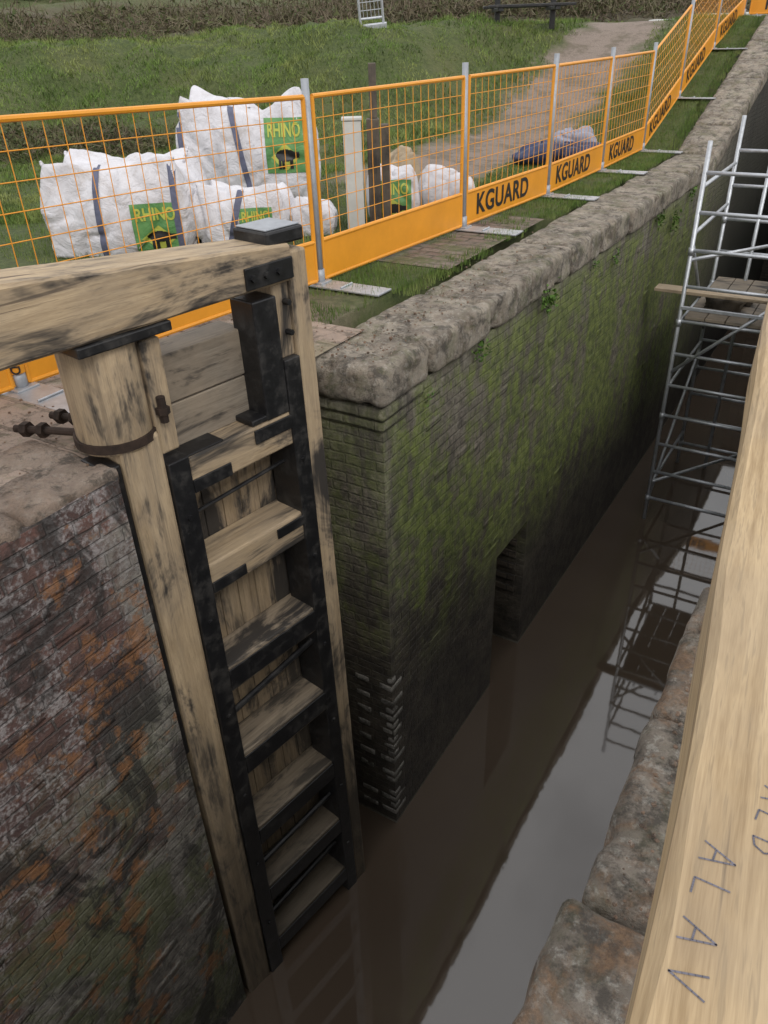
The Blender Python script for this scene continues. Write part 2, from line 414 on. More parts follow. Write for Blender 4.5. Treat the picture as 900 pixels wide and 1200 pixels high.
while y<18.6:
    y2=min(y+random.uniform(.8,1.1),18.75)
    stone(b,WX-.55,WX+.05,y+.004,y2-.004,4.06,4.34,r=.04,amp=.01,res=.07,zf=zf,seed=k); y=y2; k+=1
while y<26:
    y2=y+1.; stone(b,WX-.55,WX+.05,y+.004,y2-.004,4.06,4.33,r=.05,amp=.01,res=.1,zf=zf,seed=k); y=y2; k+=1
b.obj('coping_stones',ST_cop,fw,smooth=True)
b=MB()
for j in range(2):
    z0=3.86+j*.082; o=.006+.010*j
    stone(b,WX-.50,WX+o,3.66-o,3.66+.3+.2*j,z0,z0+.08,r=.006,amp=.005,res=.03,seed=j)
for j in range(60):
    yy=random.uniform(4,12.5); z0=.1+int(random.uniform(20,52))*.075
    stone(b,WX-.1,WX+random.uniform(.002,.006),yy,yy+.22,z0,z0+.064,r=.006,amp=.003,res=.05,seed=j+99)
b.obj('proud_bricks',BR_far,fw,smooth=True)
b=MB(); z=.12; i=0
while z<1.75:
    w=.09 if i%2 else .15; w+=random.uniform(-.03,.03)
    if random.random()>.05:
        stone(b,WX-w*.8,WX+.005,3.655,3.66+w,z,z+.06,r=.010,amp=.006,res=.025,seed=i)
        if i%2==0: stone(b,-2.66,-2.66+w*.9,3.653,3.70,z,z+.06,r=.010,amp=.006,res=.025,seed=i+50)
    z+=.083; i+=1
b.obj('quoin_stones',ST_pale,fw,smooth=True)
b=MB(); z=.72
while z<1.6:
    b.box(-2.95,WX-.09,6.352,6.378,z,z+.075); z+=.155
b.obj('opening_jamb_courses',BR_side,fw,.006)
b=MB(); b.box(-2.98,-2.965,5.625,6.375,-1.,1.675); b.obj('opening_back',BR_side,fw)

nw=empty('lock_wall')
b=MB(); b.box(-4.,-2.53,-12,1.84,-1.1,4.40); b.obj('brickwork',BR_near,nw)
b=MB()
for j in range(70):
    yy=random.uniform(-.3,1.6); z0=.3+int(random.uniform(8,53))*.075
    stone(b,-2.6,-2.53+random.uniform(.001,.005),yy,min(yy+.22,1.83),z0,z0+.064,r=.006,amp=.003,res=.04,seed=j+300)
b.obj('proud_bricks',BR_near,nw,smooth=True)
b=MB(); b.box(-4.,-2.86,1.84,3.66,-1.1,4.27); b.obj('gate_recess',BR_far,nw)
b=MB(); y=-3.; k=0
while y<1.8:
    y2=min(y+random.uniform(.28,.6),1.86); stone(b,-3.05+random.uniform(-.15,.1),-2.52+random.uniform(-.03,.008),y+.002,y2-.002,4.36,4.445+random.uniform(-.008,.006),r=.022,amp=.012,res=.03,seed=k+80); y=y2;k+=1
b.obj('edge_slabs',ST_near,nw,smooth=True)
rw=empty('lock_wall')
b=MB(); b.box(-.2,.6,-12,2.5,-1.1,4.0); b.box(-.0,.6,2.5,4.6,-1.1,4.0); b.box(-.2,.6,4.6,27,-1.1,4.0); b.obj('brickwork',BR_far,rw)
b=MB(); k=0
for y,y2 in ((-2.2,-1.2),(-1.2,-.1),(-.1,1.09),(1.1,1.76),(1.77,2.5)):
    stone(b,-.225+(.0 if y<1 else .015),.62,y+.004,y2-.004,3.98,4.3 if y<1 else 4.275,r=.04,amp=.02,res=.022,seed=k+200,cap=48);k+=1
for y in np.arange(4.6,18.,1.): stone(b,-.225,.42,y+.006,y+.994,3.98,4.3,r=.06,amp=.02,res=.09,seed=y,zf=zf)
b.obj('coping_stones',ST_right,rw,smooth=True)
RUB=stone_mat('brick_rubble',(.16,.10,.07),(.30,.21,.15),0,.5)
b=MB()
for i in range(420):
    x=-.14+abs(random.gauss(0,.12)); y=random.uniform(.3,2.45)
    if y<1.1 and random.random()<.6: continue
    s=random.uniform(.002,.008)*(1.9 if random.random()<.08 else 1)
    V_,F_=cube_grid(2,2,2); c=Vector((x,y,4.285+s*.2))
    b.add([c+Vector((v[0],v[1],v[2]*.6)).normalized()*s*random.uniform(.6,1.1) for v in V_],F_)
b.obj('loose_rubble',RUB,rw)
b=MB()
for i in range(620):
    if i<430: x=random.uniform(-4.4,-2.6); y=random.uniform(.8,4.1); z=float(ground(min(x,-3.1),y))+.014
    else: x=random.uniform(-2.85,-2.35); y=3.65+abs(random.gauss(0,1.6)); z=4.31
    s=random.uniform(.003,.010)*(2 if random.random()<.06 else 1)
    V_,F_=cube_grid(2,2,2)
    b.add([Vector((x,y,z))+Vector((v[0],v[1],v[2]*.6)).normalized()*s*random.uniform(.6,1.1) for v in V_],F_)
b.obj('scattered_grit',RUB)

ug=empty('upper_lock_gate')
b=MB()
for i in range(9): b.box(WX+.0+.235*i,WX+.225+.235*i,22.4,22.55,1.2,5.4)
b.obj('planks',W_dark,ug,.006)
b=MB()
for z in (1.4,2.3,3.2,4.1,5.0): b.box(WX+.0,-.2,22.2,22.4,z,z+.22)
b.obj('rails',BLACK,ug,.006)
b=MB(); b.box(WX,-.2,22.3,24,-1,1.2); b.obj('cill',BR_side,ug)

# ------------------------------------------------------------------ paving
def sheet(name,x0,x1,y0,y1,mat,dz=.006):
    xa=np.linspace(x0,x1,12); ya=np.linspace(y0,y1,16); XX,YY=np.meshgrid(xa,ya,indexing='ij'); ZZ=ground(XX,YY)
    ZZ=np.where(XX>-3.06,ground(np.full_like(XX,-3.1),YY),ZZ)+dz
    n=16; II,JJ=np.meshgrid(np.arange(11),np.arange(15),indexing='ij'); q=(II*n+JJ).ravel()
    return np_mesh(name,np.stack([XX.ravel(),YY.ravel(),ZZ.ravel()],1),np.stack([q,q+n,q+n+1,q+1],1),mat,smooth=True)
sheet('brick_paving',-4.15,-2.95,5.75,7.9,SETTS)
sheet('worn_paving',-4.6,-2.75,-2.,4.15,SLABS,.012)

# ------------------------------------------------------------------ lock gate
def lean_x(x,z): return x+(-.055+.105*(5.2-z)/5.2)*min(1,max(0,(x-.35)/.6))
def lock_gate(rot,loc,mirror=False):
    G=empty('lock_gate',loc,rot)
    f=-1 if mirror else 1
    def bx(name,x0,x1,y0,y1,z0,z1,mat,bevel=.006,div=1):
        ya,yb=(y0,y1) if not mirror else (-y1,-y0)
        b=MB(); b.box(x0,x1,ya,yb,z0,z1)
        if not mirror: b.v=[(lean_x(v[0],v[2]),v[1],v[2]) for v in b.v]
        return b.obj(name,mat,G,bevel)
    def Yv(y): return y*f
    bx('heel_post',0,.20,.0,.26,-.9,4.53,W_post,.02)
    bx('heel_tar_strip',-.09,-.002,.03,.22,2.6,4.44,BLACK,.01)
    b=MB(); b.tube((.08,Yv(.16),4.48),(.08,Yv(.16),4.95),.165,28); b.obj('heel_post_head',W_post,G,.01,True)
    b=MB(); b.tube((.08,Yv(.16),4.95),(.08,Yv(.16),5.0),.18,28); b.obj('heel_cap',BLACK,G,.006)
    bx('cap_plate',-.1,.34,-.03,.3,4.955,4.998,BLACK)
    b=MB()
    for i in range(28):
        a0=2*math.pi*i/28; a1=2*math.pi*(i+1)/28
        vs=[]
        for a in (a0,a1):
            for r,z in ((.168,4.50),(.180,4.50),(.180,4.54),(.168,4.54)):
                vs.append((.08+r*math.cos(a),Yv(.16)+r*math.sin(a),z))
        b.add(vs,[(0,1,5,4),(1,2,6,5),(2,3,7,6),(3,0,4,7)])
    b.obj('iron_collar',RUST,G,smooth=False)
    b=MB()
    for (p,q) in (((-.02,.30,4.52),(-.16,.62,4.50)),((.10,.34,4.52),(.02,.62,4.50))):
        p=(p[0],Yv(p[1]),p[2]); q=(q[0],Yv(q[1]),q[2])
        b.tube(p,q,.018,10)
        d=(Vector(q)-Vector(p)).normalized(); c=Vector(q)-d*.08
        b.tube(c,c+d*.035,.036,6); b.tube(c-d*.09,c-d*.06,.036,6)
    b.obj('anchor_bolts',RUST,G)
    b=MB(); b.tube((.235,Yv(.0),4.56),(.235,Yv(.0),4.68),.02,8); b.tube((.235,Yv(.0),4.60),(.235,Yv(.0),4.63),.032,6); b.obj('collar_bolt',RUST,G)
    bx('wedge_block',.2,.3,.02,.16,4.4,4.93,W_post,.01)
    bx('black_strap',.20,.315,-.012,.2,-.9,4.36,BLACK,.006)
    bx('black_strap',1.0,1.105,-.012,.2,-.9,4.62,BLACK,.006)
    bx('mitre_post',1.107,1.225,-.002,.25,-.9,5.13,W_post,.012)
    bx('mitre_post_inner',1.0,1.105,.02,.24,4.62,5.0,W_post,.008)
    tops=[4.34,3.72,3.02,2.31,1.6,.95,.32]
    for i,zt in enumerate(tops):
        bx('rail',.317,1.03,.002,.225,zt-.19,zt,W_rail if i<2 else W_rail_d,.012)
        if i>=2: bx('rail_plate',.317,1.01,-.01,.0,zt-.165,zt-.02,BLACK,.004)
    bx('rail_strap',.74,1.01,-.011,.0,4.25,4.325,BLACK,.004)
    bx('rail_strap',.317,.56,-.011,.0,4.155,4.225,BLACK,.004)
    bx('rail_strap',.317,.55,-.011,.0,3.55,3.615,BLACK,.004)
    bx('rail_strap',.80,1.01,-.011,.0,3.64,3.70,BLACK,.004)
    bx('rail_top_plate',.317,.55,.01,.2,4.341,4.35,BLACK,.004)
    x=.25; i=0
    while x<1.05:
        bx('back_plank',x,x+.125,.226,.27,-.9,4.33+(.01*(i%2)),W_plank,.005); x+=.13; i+=1
    b=MB(); b.tube((.3,Yv(.1),3.98),(1.02,Yv(.1),4.02),.011,8); b.tube((.3,Yv(.06),2.62),(1.02,Yv(.06),2.72),.02,8)
    b.tube((.3,Yv(.06),.55),(1.02,Yv(.06),.62),.02,8); b.tube((.3,Yv(.06),1.15),(1.02,Yv(.06),1.2),.02,8); b.obj('tie_rods',BLACK,G)
    bx('upper_board',.3,.86,.13,.18,4.34,4.56,W_grey,.006); bx('upper_board',.3,.86,.125,.185,4.57,4.8,W_grey,.006)
    bx('upper_ledge',.25,.9,.19,.34,4.74,4.79,W_grey,.006)
    bx('knee_plate',.84,.998,-.008,.16,4.345,4.95,BLACK,.008)
    bx('knee_foot',.74,.998,.0,.2,4.345,4.375,BLACK,.006)
    bx('beam_bracket',.80,1.105,-.034,-.021,5.015,5.115,BLACK,.004)
    b=MB()
    for x in (.80,.88,.96): b.tube((x,Yv(-.034),5.065),(x,Yv(-.05),5.065),.017,6)
    for x,z in ((1.02,5.09),(1.02,4.9),(1.02,4.75)): b.tube((x,Yv(.02),z),(x,Yv(-.02),z),.015,6)
    for z in (4.05,3.4,2.7,2.0,1.3,.6):
        b.tube((lean_x(1.05,z),Yv(-.01),z),(lean_x(1.05,z),Yv(-.024),z),.014,6); b.tube((.26,Yv(-.01),z),(.26,Yv(-.024),z),.014,6)
    b.obj('bolt_heads',BLACK,G)
    bx('post_cap',.99,1.225,.0,.24,5.165,5.235,BLACK,.012)
    bx('post_cap_top',1.0,1.215,.015,.225,5.236,5.243,STEELP,.003)
    return G
G1=lock_gate(math.atan2(.987,.158),(-2.516,1.88,0))
def beam(name,pts_top,pts_bot,y0,y1,mat,parent,n=60,wob=.006):
    xs_=np.linspace(pts_top[0][0],pts_top[-1][0],n)
    zt=np.interp(xs_,[p[0] for p in pts_top],[p[1] for p in pts_top]); zb=np.interp(xs_,[p[0] for p in pts_bot],[p[1] for p in pts_bot])
    r=.015; V=[];F=[]
    for i,x in enumerate(xs_):
        w=(mnoise.noise(Vector((x*1.3,y0,1)))*wob, mnoise.noise(Vector((x*1.3,y1,7)))*wob)
        a,b_=y0+w[0],y1+w[1]; r=.012+.005*mnoise.noise(Vector((x*5,3,9)))
        ring=[(a+r,zb[i]),(b_-r,zb[i]),(b_,zb[i]+r),(b_,zt[i]-r),(b_-r,zt[i]),(a+r,zt[i]),(a,zt[i]-r),(a,zb[i]+r)]
        V+=[(x,q[0],q[1]) for q in ring]
    k=8
    for i in range(n-1):
        for j in range(k): F.append((i*k+j,i*k+(j+1)%k,(i+1)*k+(j+1)%k,(i+1)*k+j))
    F.append(tuple(range(k))[::-1]); F.append(tuple(range((n-1)*k,n*k)))
    b=MB(); b.add(V,F); return b.obj(name,mat,parent)
beam('balance_beam',[(-3.6,5.34),(-1.,5.32),(-.28,5.29),(1.05,5.17)],[(-3.6,5.0),(1.05,5.0)],-.02,.25,W_beam_s,G1,wob=.01)

G2=lock_gate(math.atan2(.995,-.0975)-.0,(-.12,2.45,0),True)
for c in list(G2.children):
    if c.name.startswith(('post_cap','beam_bracket','heel_cap','cap_plate','bolt_heads','heel_post_head','iron_collar','anchor','collar_bolt')): bpy.data.objects.remove(c)
G2b=empty('balance_beam',(-.008,.36,0),math.atan2(.995,-.0975))
beam('oak_beam',[(-2.6,5.3),(3.2,5.3)],[(-2.6,4.95),(3.2,5.15)],-.40,0,W_beam,G2b,n=140,wob=.02)
GL={'A':[[(0,0),(.35,1),(.7,0)],[(.15,.38),(.55,.38)]],'L':[[(0,1),(0,0),(.55,0)]],'V':[[(0,1),(.33,0),(.7,1)]],
    'D':[[(0,0),(0,1),(.4,.85),(.6,.5),(.4,.12),(0,0)]]}
b=MB()
def write(txt,x,y,h,adv,seed):
    rr=random.Random(seed)
    for ch in txt:
        ang=rr.uniform(-.12,.12); ca,sa=math.cos(ang),math.sin(ang)
        for st in GL[ch]:
            P=[]
            for (a0,b0),(a1,b1) in zip(st[:-1],st[1:]):
                for t in np.linspace(0,1,7)[:-1]: P.append((a0+(a1-a0)*t,b0+(b1-b0)*t))
            P.append(st[-1])
            P=[((p[0]*ca-p[1]*sa)*h,(p[0]*sa+p[1]*ca)*h) for p in P]
            W=[Vector((x+v,y-u_,5.3006)) for u_,v in P]
            for p,q in zip(W[:-1],W[1:]):
                d=(q-p)
                if d.length<1e-6: continue
                d.normalize(); s=Vector((-d.y,d.x,0))*.0010
                b.add([p-s-d*.0002,q-s+d*.0002,q+s+d*.0002,p+s-d*.0002],[(0,1,2,3)])
        y-=adv
write('ALAV',.008,.565,.032,.045,3); write('ALD',.048,.665,.026,.035,4)
o=b.obj('pencil_writing',INK,G2b); o.matrix_parent_inverse=(Matrix.Translation((-.008,.36,0))@Matrix.Rotation(math.atan2(.995,-.0975),4,'Z')).inverted()

# ------------------------------------------------------------------ safety fence
def gz(x,y): return float(ground(min(x,-3.1),y)) 
def text(name,body,size,mat_world,mat,parent,extr=.001,off=.006):
    c=bpy.data.curves.new(name,'FONT'); c.body=body; c.size=size; c.extrude=extr; c.offset=off; c.align_x='CENTER'; c.align_y='CENTER'; c.space_character=1.08
    c.materials.append(mat); o=bpy.data.objects.new(name,c); link(o,parent); o.matrix_world=mat_world; return o
def panel(parent,p0,p1,label=True,h=1.32,gap=.05,face=1):
    p0=Vector(p0); p1=Vector(p1); d=(p1-p0); L=d.length; d.normalize(); p0=p0+d*gap; p1=p1-d*gap; L-=2*gap
    up=Vector((0,0,1)); n=d.cross(up).normalized()*face
    fr=MB()
    def P(t,z,o=0): return p0+d*(L*t)+up*z+n*o
    r=.017
    for a,c in ((P(0,.05),P(0,h)),(P(1,.05),P(1,h)),(P(0,h),P(1,h)),(P(0,.34),P(1,.34)),(P(0,.05),P(1,.05))): fr.tube(a,c,r,8)
    fr.obj('panel_frame',ORANGE,parent,smooth=False)
    w=MB(); nv=int(L/.115)
    def bow(t,z): return .012*math.sin(t*3.1+p0.y)*math.sin((z-.34)/(h-.34)*3.14)
    for i in range(1,nv):
        a=P(i/nv,.34); m_=P(i/nv,.8,bow(i/nv,.8)); c=P(i/nv,h); w.tube(a,m_,.0032,4); w.tube(m_,c,.0032,4)
    nh=7
    for i in range(1,nh):
        z=.34+(h-.34)*i/nh; pr=P(0,z)
        for j in range(1,7): q=P(j/6,z,bow(j/6,z)); w.tube(pr,q,.0032,4); pr=q
    w.obj('panel_mesh',ORANGE,parent,fix=False)
    k=MB(); q=[P(0,.05,.008),P(1,.05,.008),P(1,.34,.008),P(0,.34,.008),P(0,.05,-.008),P(1,.05,-.008),P(1,.34,-.008),P(0,.34,-.008)]
    k.add(q,[(0,1,2,3),(7,6,5,4),(0,4,5,1),(1,5,6,2),(2,6,7,3),(3,7,4,0)]); k.obj('kick_board',ORANGE,parent)
    if label:
        u3=n.cross(d).normalized(); c=P(.42,.195,.0125)
        m=Matrix((( d.x,u3.x,n.x,c.x),(d.y,u3.y,n.y,c.y),(d.z,u3.z,n.z,c.z),(0,0,0,1)))
        text('board_lettering','KGUARD',.27,m,PRINT,parent,off=.0055)
def post(parent,x,y,z,tilt=0,plate=(.1,.6),h=1.42):
    s=MB(); s.tube((x,y,z),(x+tilt,y,z+h),.028,12); s.tube((x,y,z),(x,y,z+.12),.036,12)
    s.obj('post',STEELP,parent,smooth=True)
    s=MB(); s.box(x-plate[0],x+plate[1],y-.11,y+.09,z+.004,z+.018); s.box(x-.06,x+.06,y-.07,y+.07,z+.018,z+.03)
    s.tube((x+.25,y-.09,z+.025),(x+.25,y+.07,z+.025),.008,6)
    s.obj('base_plate',STEEL,parent,.003)
SF=empty('safety_fence')
FP=[(-4.0,.1),(-3.76,2.28),(-3.65,4.92),(-3.5,7.13),(-3.38,9.05),(-3.36,10.95),(-3.38,12.97),(-3.4,14.9),(-3.4,17.0),(-3.35,19.1)]
FP3=[(x,y,gz(x,y)) for x,y in FP]
for i,(p,q) in enumerate(zip(FP3[:-1],FP3[1:])): panel(SF,p,q,label=(i>=3),gap=.05)
for i,p in enumerate(FP3): post(SF,p[0],p[1],p[2]+.012,tilt=random.uniform(-.02,.02))
s=MB(); p=FP3[1]; s.tube((p[0],p[1],p[2]+.12),(p[0],p[1],p[2]+.42),.042,12); s.obj('post_sleeve',ORANGE,SF)
m=Matrix.Translation((p[0]+.032,p[1]-.032,p[2]+.27))@Matrix.Rotation(math.radians(45),4,'Z')@Matrix.Rotation(math.radians(90),4,'X')@Matrix.Rotation(math.radians(-90),4,'Z')
text('sleeve_lettering','KGUARD',.07,m,PRINT,SF,off=.001)
SF2=empty('safety_fence')
panel(SF2,(-3.3,19.15,6.0),(-1.2,19.15,6.0),True); panel(SF2,(-1.2,19.15,6.0),(.9,19.15,6.0),True)
for x in (-1.2,.9): post(SF2,x,19.15,6.0)

# ------------------------------------------------------------------ scaffold tower
ST=empty('scaffold_tower')
b=MB(); xa,xb=-1.80,-.55; r=.026
def leg(x,y,zt): b.tube((x,y,-.9),(x,y,zt),r,10)
y0,y1=9.7,11.6
for (x,y,zt) in ((xa,y0,4.87),(xb,y0,4.87),(xa,y1,4.95),(xb,y1,4.95),(xa+.42,y1+.0,4.95)): leg(x,y,zt)
for yy_,zt in ((y0,4.7),(y1,4.8)):
    z=.35
    while z<zt: b.tube((xa,yy_,z),(xb,yy_,z),.022,8); z+=.42
for z in (.55,2.0,2.85,3.9,4.4):
    for x in (xa,xb): b.tube((x,y0,z),(x,y1,z),.022,8)
for p,q in (((xa,y0,.3),(xa,y1,1.9)),((xa,y1,2.2),(xa,y0,3.8)),((xb,y0,.3),(xb,y1,1.9)),((xa,y0,2.2),(xb,y0,3.4)),((xa,y0,.6),(xb,y1,.6)),((xa,y0,3.6),(xb,y1,3.6))): b.tube(p,q,.022,8)
for (x,y) in ((xa,y0),(xb,y0),(xa,y1),(xb,y1)):
    for z in (.35,1.6,2.85,3.7): b.tube((x,y,z-.04),(x,y,z+.04),.036,8)
b.obj('tubes',STEEL,ST,smooth=True)
b=MB()
for i in range(5): b.box(xa+.06+i*.235,xa+.06+i*.235+.225,y0+.0,y1+.05,2.90,2.938)
b.obj('platform_boards',W_grey,ST,.004)
b=MB(); b.box(xa-.38,xb+.1,y0+.12,y0+.34,3.16,3.198); o=b.obj('loose_board',W_board,ST,.004)
b=MB(); b.box(xa-.0,xb,y0-.03,y0+.0,3.02,3.06); b.obj('platform_edge',STEEL,ST,.004)
b=MB(); V_,F_=cube_grid(5,5,5)
for c,sx in (((-1.4,10.3,2.99),.16),((-1.25,10.5,2.98),.1)):
    b.add([Vector(c)+Vector((v[0]*sx*1.3,v[1]*sx,v[2]*sx*.5))*(1+.3*mnoise.noise(Vector(v)*2)) for v in V_],F_)
b.obj('tool_bag',W_dark,ST,smooth=True)

# ------------------------------------------------------------------ bulk bags
def bag(name,cx,cy,w,d,h,rz,seed,strap_x=None,label=None,mat=BAG,rnd=.45,lump=.06,txt='RHINO',lean=0,parent=None,loops=False):
    E=parent or empty(name,(cx,cy,gz(cx,cy)-.02),rz)
    V_,F_=cube_grid(44,44,34); out=[]
    for v in V_:
        p=Vector(v); l=p.length; q=p/l*1.3
        s=p.lerp(q,rnd); s=Vector([max(-1.02,min(1.02,c)) for c in s])
        zz=(s.z+1)/2
        taper=.97+.09*math.sin(zz*math.pi*.9)-(.22 if rnd>.4 else .10)*zz**4
        x=s.x*w/2*taper; y=s.y*d/2*taper; z=max(0,zz*h)
        P=Vector((x,y,z)); an=math.atan2(s.y,s.x)
        wp=mnoise.noise_vector(Vector((x*2.2,y*2.2,z*2.2+seed)))*.35
        Q=P+wp+Vector((seed*3.1,0,0))
        c1=mnoise.noise(Vector((Q.x*2.6,Q.y*2.6,Q.z*1.5))); c2=mnoise.noise(Vector((Q.x*6,Q.y*6,Q.z*3.6+9)))
        cre=-max(0,1-abs(c1)/.18)*.75-max(0,1-abs(c2)/.2)*.16
        f=mnoise.noise(Vector((math.cos(an)*1.6+seed,math.sin(an)*1.6,zz*.9)))*lump*1.3+cre*lump*.8
        nrm=Vector((s.x,s.y,s.z*.7)).normalized()
        P+=nrm*f
        if zz>.55:
            k=(zz-.55)/.45
            P.z+=(mnoise.noise(Vector((x*1.9+seed*3,y*1.9,0)))*(.34 if rnd>.4 else .22)-.05)*h*k
            P.z+=(.16 if rnd>.4 else .34)*h*max(0,abs(s.x)*abs(s.y)-.3)*k
        P.x+=lean*P.z
        P.z=max(P.z,0); out.append(P)
    b=MB(); b.add(out,F_); b.obj('sack_body',mat,E,smooth=True)
    bvh=BVHTree.FromPolygons([tuple(p) for p in out],F_)
    def drape(x,z,off):
        hit=bvh.ray_cast(Vector((x,-5,z)),Vector((0,1,0)))
        return (hit[0]+Vector((0,-off,0))) if hit[0] else None
    def patch(nm,x0,x1,z0,z1,off,m_,shear=0,mask=None,nx=24,nz=24):
        g={};vs=[];fs=[]
        for i in range(nx+1):
            for j in range(nz+1):
                zz=z0+(z1-z0)*j/nz; q=drape(x0+(x1-x0)*i/nx+shear*(zz-z0),zz,off)
                if q is not None: g[(i,j)]=len(vs); vs.append(q)
        for i in range(nx):
            for j in range(nz):
                c=[(i,j),(i+1,j),(i+1,j+1),(i,j+1)]
                if all(k in g for k in c) and (mask is None or mask((i+.5)/nx,(j+.5)/nz)):
                    ys_=[vs[g[k]].y for k in c]
                    if max(ys_)-min(ys_)<.12: fs.append(tuple(g[k] for k in c))
        if fs:
            b=MB(); b.add(vs,fs); b.obj(nm,m_,E,smooth=True,fix=False)
    if strap_x is not None:
        for sx,sh in strap_x: patch('strap',sx-.03,sx+.03,.02,h*1.15,.010,STRAP,sh,nx=2,nz=50)
    if loops:
        b=MB()
        for sx in (-1,1):
            for sy in (-1,1):
                c=Vector((sx*w*.40,sy*d*.38,h*.93)); pr=c
                for t in np.linspace(0,1,9)[1:]:
                    q=c+Vector((sx*.07*t*(1.1-t)*3,-sy*.1*t,.12*math.sin(t*3.14))); b.tube(pr,q,.014,5); pr=q
        b.obj('lifting_loops',BAG,E,smooth=True)
    if label:
        x0,x1,z0,z1=label
        patch('green_label',x0,x1,z0,z1,.006,LABEL)
        patch('label_motif',x0+.08*(x1-x0),x1-.08*(x1-x0),z0+.06*(z1-z0),z0+.58*(z1-z0),.010,YEL,nx=34,nz=30,
              mask=lambda a,c_:(abs(a-.5)*1.0+abs(c_-.45)*.9<.45))
        patch('label_animal',x0+.18*(x1-x0),x1-.14*(x1-x0),z0+.08*(z1-z0),z0+.50*(z1-z0),.014,PRINT,nx=40,nz=30,
              mask=lambda a,c_:(((a-.5)/.40)**2+((c_-.6)/.26)**2<1) or (c_<.5 and (abs(a-.25)<.06 or abs(a-.38)<.05 or abs(a-.68)<.06)) or (a>.8 and .45<c_<.75))
        if txt:
            c=bpy.data.curves.new('t','FONT'); c.body=txt; c.size=1; c.offset=.025; o=bpy.data.objects.new('t',c); COL.objects.link(o)
            dg=bpy.context.evaluated_depsgraph_get(); me=bpy.data.meshes.new_from_object(o.evaluated_get(dg)); bpy.data.objects.remove(o)
            co=np.array([v.co[:] for v in me.vertices]); mn=co.min(0); mx=co.max(0)
            vs=[];ok=[]
            for v in co:
                fx=(v[0]-mn[0])/(mx[0]-mn[0]); fz=(v[1]-mn[1])/(mx[1]-mn[1])
                q=drape(x0+(.08+.84*fx)*(x1-x0),z0+(.66+.26*fz)*(z1-z0),.013); ok.append(q is not None); vs.append(q if q is not None else Vector((0,0,0)))
            fs=[tuple(p.vertices) for p in me.polygons if all(ok[i] for i in p.vertices)]
            b=MB(); b.add(vs,fs); b.obj('label_lettering',YEL,E,fix=False)
    return E
RZ=math.radians(32.5)
bag('bulk_bag',-6.15,5.3,1.30,1.0,.76,RZ,1,[(-.12,.05),(.58,.0)],(.18,.60,.05,.48),loops=True,rnd=.27,lump=.06)
bag('bulk_bag',-6.35,7.4,1.42,1.0,1.06,RZ,5,[(.06,-.16),(-.66,0)],(.24,.66,.40,.94),loops=True,rnd=.24,lump=.06)
bag('bulk_bag',-5.25,5.95,.86,.75,.50,RZ,9,[(-.12,.3)],(.0,.30,.04,.38),rnd=.34)
bag('bulk_bag',-4.85,6.5,.45,.45,.34,RZ,12,None,None,lump=.03)
bag('rubble_sack',-4.40,7.3,.50,.5,.50,RZ,21,None,(-.2,.18,.05,.44),lump=.04)
bag('rubble_sack',-4.22,8.15,.58,.5,.42,RZ,33,None,None,lump=.04)
bag('tan_sack',-4.72,7.95,.46,.42,.60,RZ,40,None,None,mat=SANDY,lump=.06)
bag('blue_tarpaulin',-4.15,11.5,1.25,.6,.26,RZ,51,None,None,mat=BLUE,lump=.09,rnd=.6)
bag('grey_sheet',-4.15,12.0,.6,.4,.42,RZ,57,None,None,mat=simple('grey_sheeting',(.3,.32,.4),.6),lump=.08,rnd=.7)

P1=empty('marker_post',(-4.42,6.62,gz(-4.42,6.62)),RZ); box('shaft',-.085,.085,-.06,.06,0,1.0,WHITE,P1,.012); box('cap',-.095,.095,-.07,.07,1.001,1.03,WHITE,P1,.008)
P2=empty('mooring_post',(-4.30,6.85,gz(-4.3,6.85)),RZ); box('shaft',-.09,.03,-.06,.06,0,1.0,W_dark,P2,.01); box('upper_shaft',-.055,.015,-.035,.035,1.001,1.45,W_dark,P2,.006); box('side_post',.04,.12,-.05,.05,0,.95,W_dark,P2,.01)

bx_,by_=-7.15,17.3; zb=gz(bx_,by_)
B=empty('picnic_bench',(bx_,by_,zb-.02),RZ)
for x in (-.62,.50):
    box('leg',x-.05,x+.05,-.05,.05,0,.72,BLACK,B,.008); box('cross_arm',x-.05,x+.05,-.5,.5,.34,.40,BLACK,B,.006)
box('top_plank',-.85,.85,-.12,.12,.60,.68,BLACK,B,.01); box('seat_plank',-.85,.85,-.52,-.36,.401,.45,BLACK,B,.008); box('seat_plank',-.85,.85,.36,.52,.401,.45,BLACK,B,.008)
hx,hy=-9.3,14.8; hz=gz(hx,hy)
Hh=empty('mesh_barrier',(hx,hy,hz),RZ); Hh.rotation_euler=(math.radians(8),math.radians(-4),RZ)
b=MB(); W_=.22
for x in (-W_,W_): b.tube((x,0,0),(x,0,2.),.025,8)
for z in (.15,2.): b.tube((-W_,0,z),(W_,0,z),.02,8)
for i in range(1,6): b.tube((-W_+i*W_/3,0,.15),(-W_+i*W_/3,0,2.),.006,4)
for i in range(1,14): b.tube((-W_,0,.15+i*.132),(W_,0,.15+i*.132),.006,4)
b.box(-.36,.28,-.1,.1,-.02,.05); b.obj('panel',STEEL,Hh)
for i,(x,y,s) in enumerate(((-6.9,25.,.8),(-6.1,26.,.9),(-5.0,27.,.7),(-10.9,23.2,.35))):
    b=MB(); z=gz(x,y); stone(b,x-s,x+s,y-.3,y+.3,z,z+.16,r=.04,amp=.03,res=.12,seed=i); b.obj('stone_slab',WHITE,smooth=True)

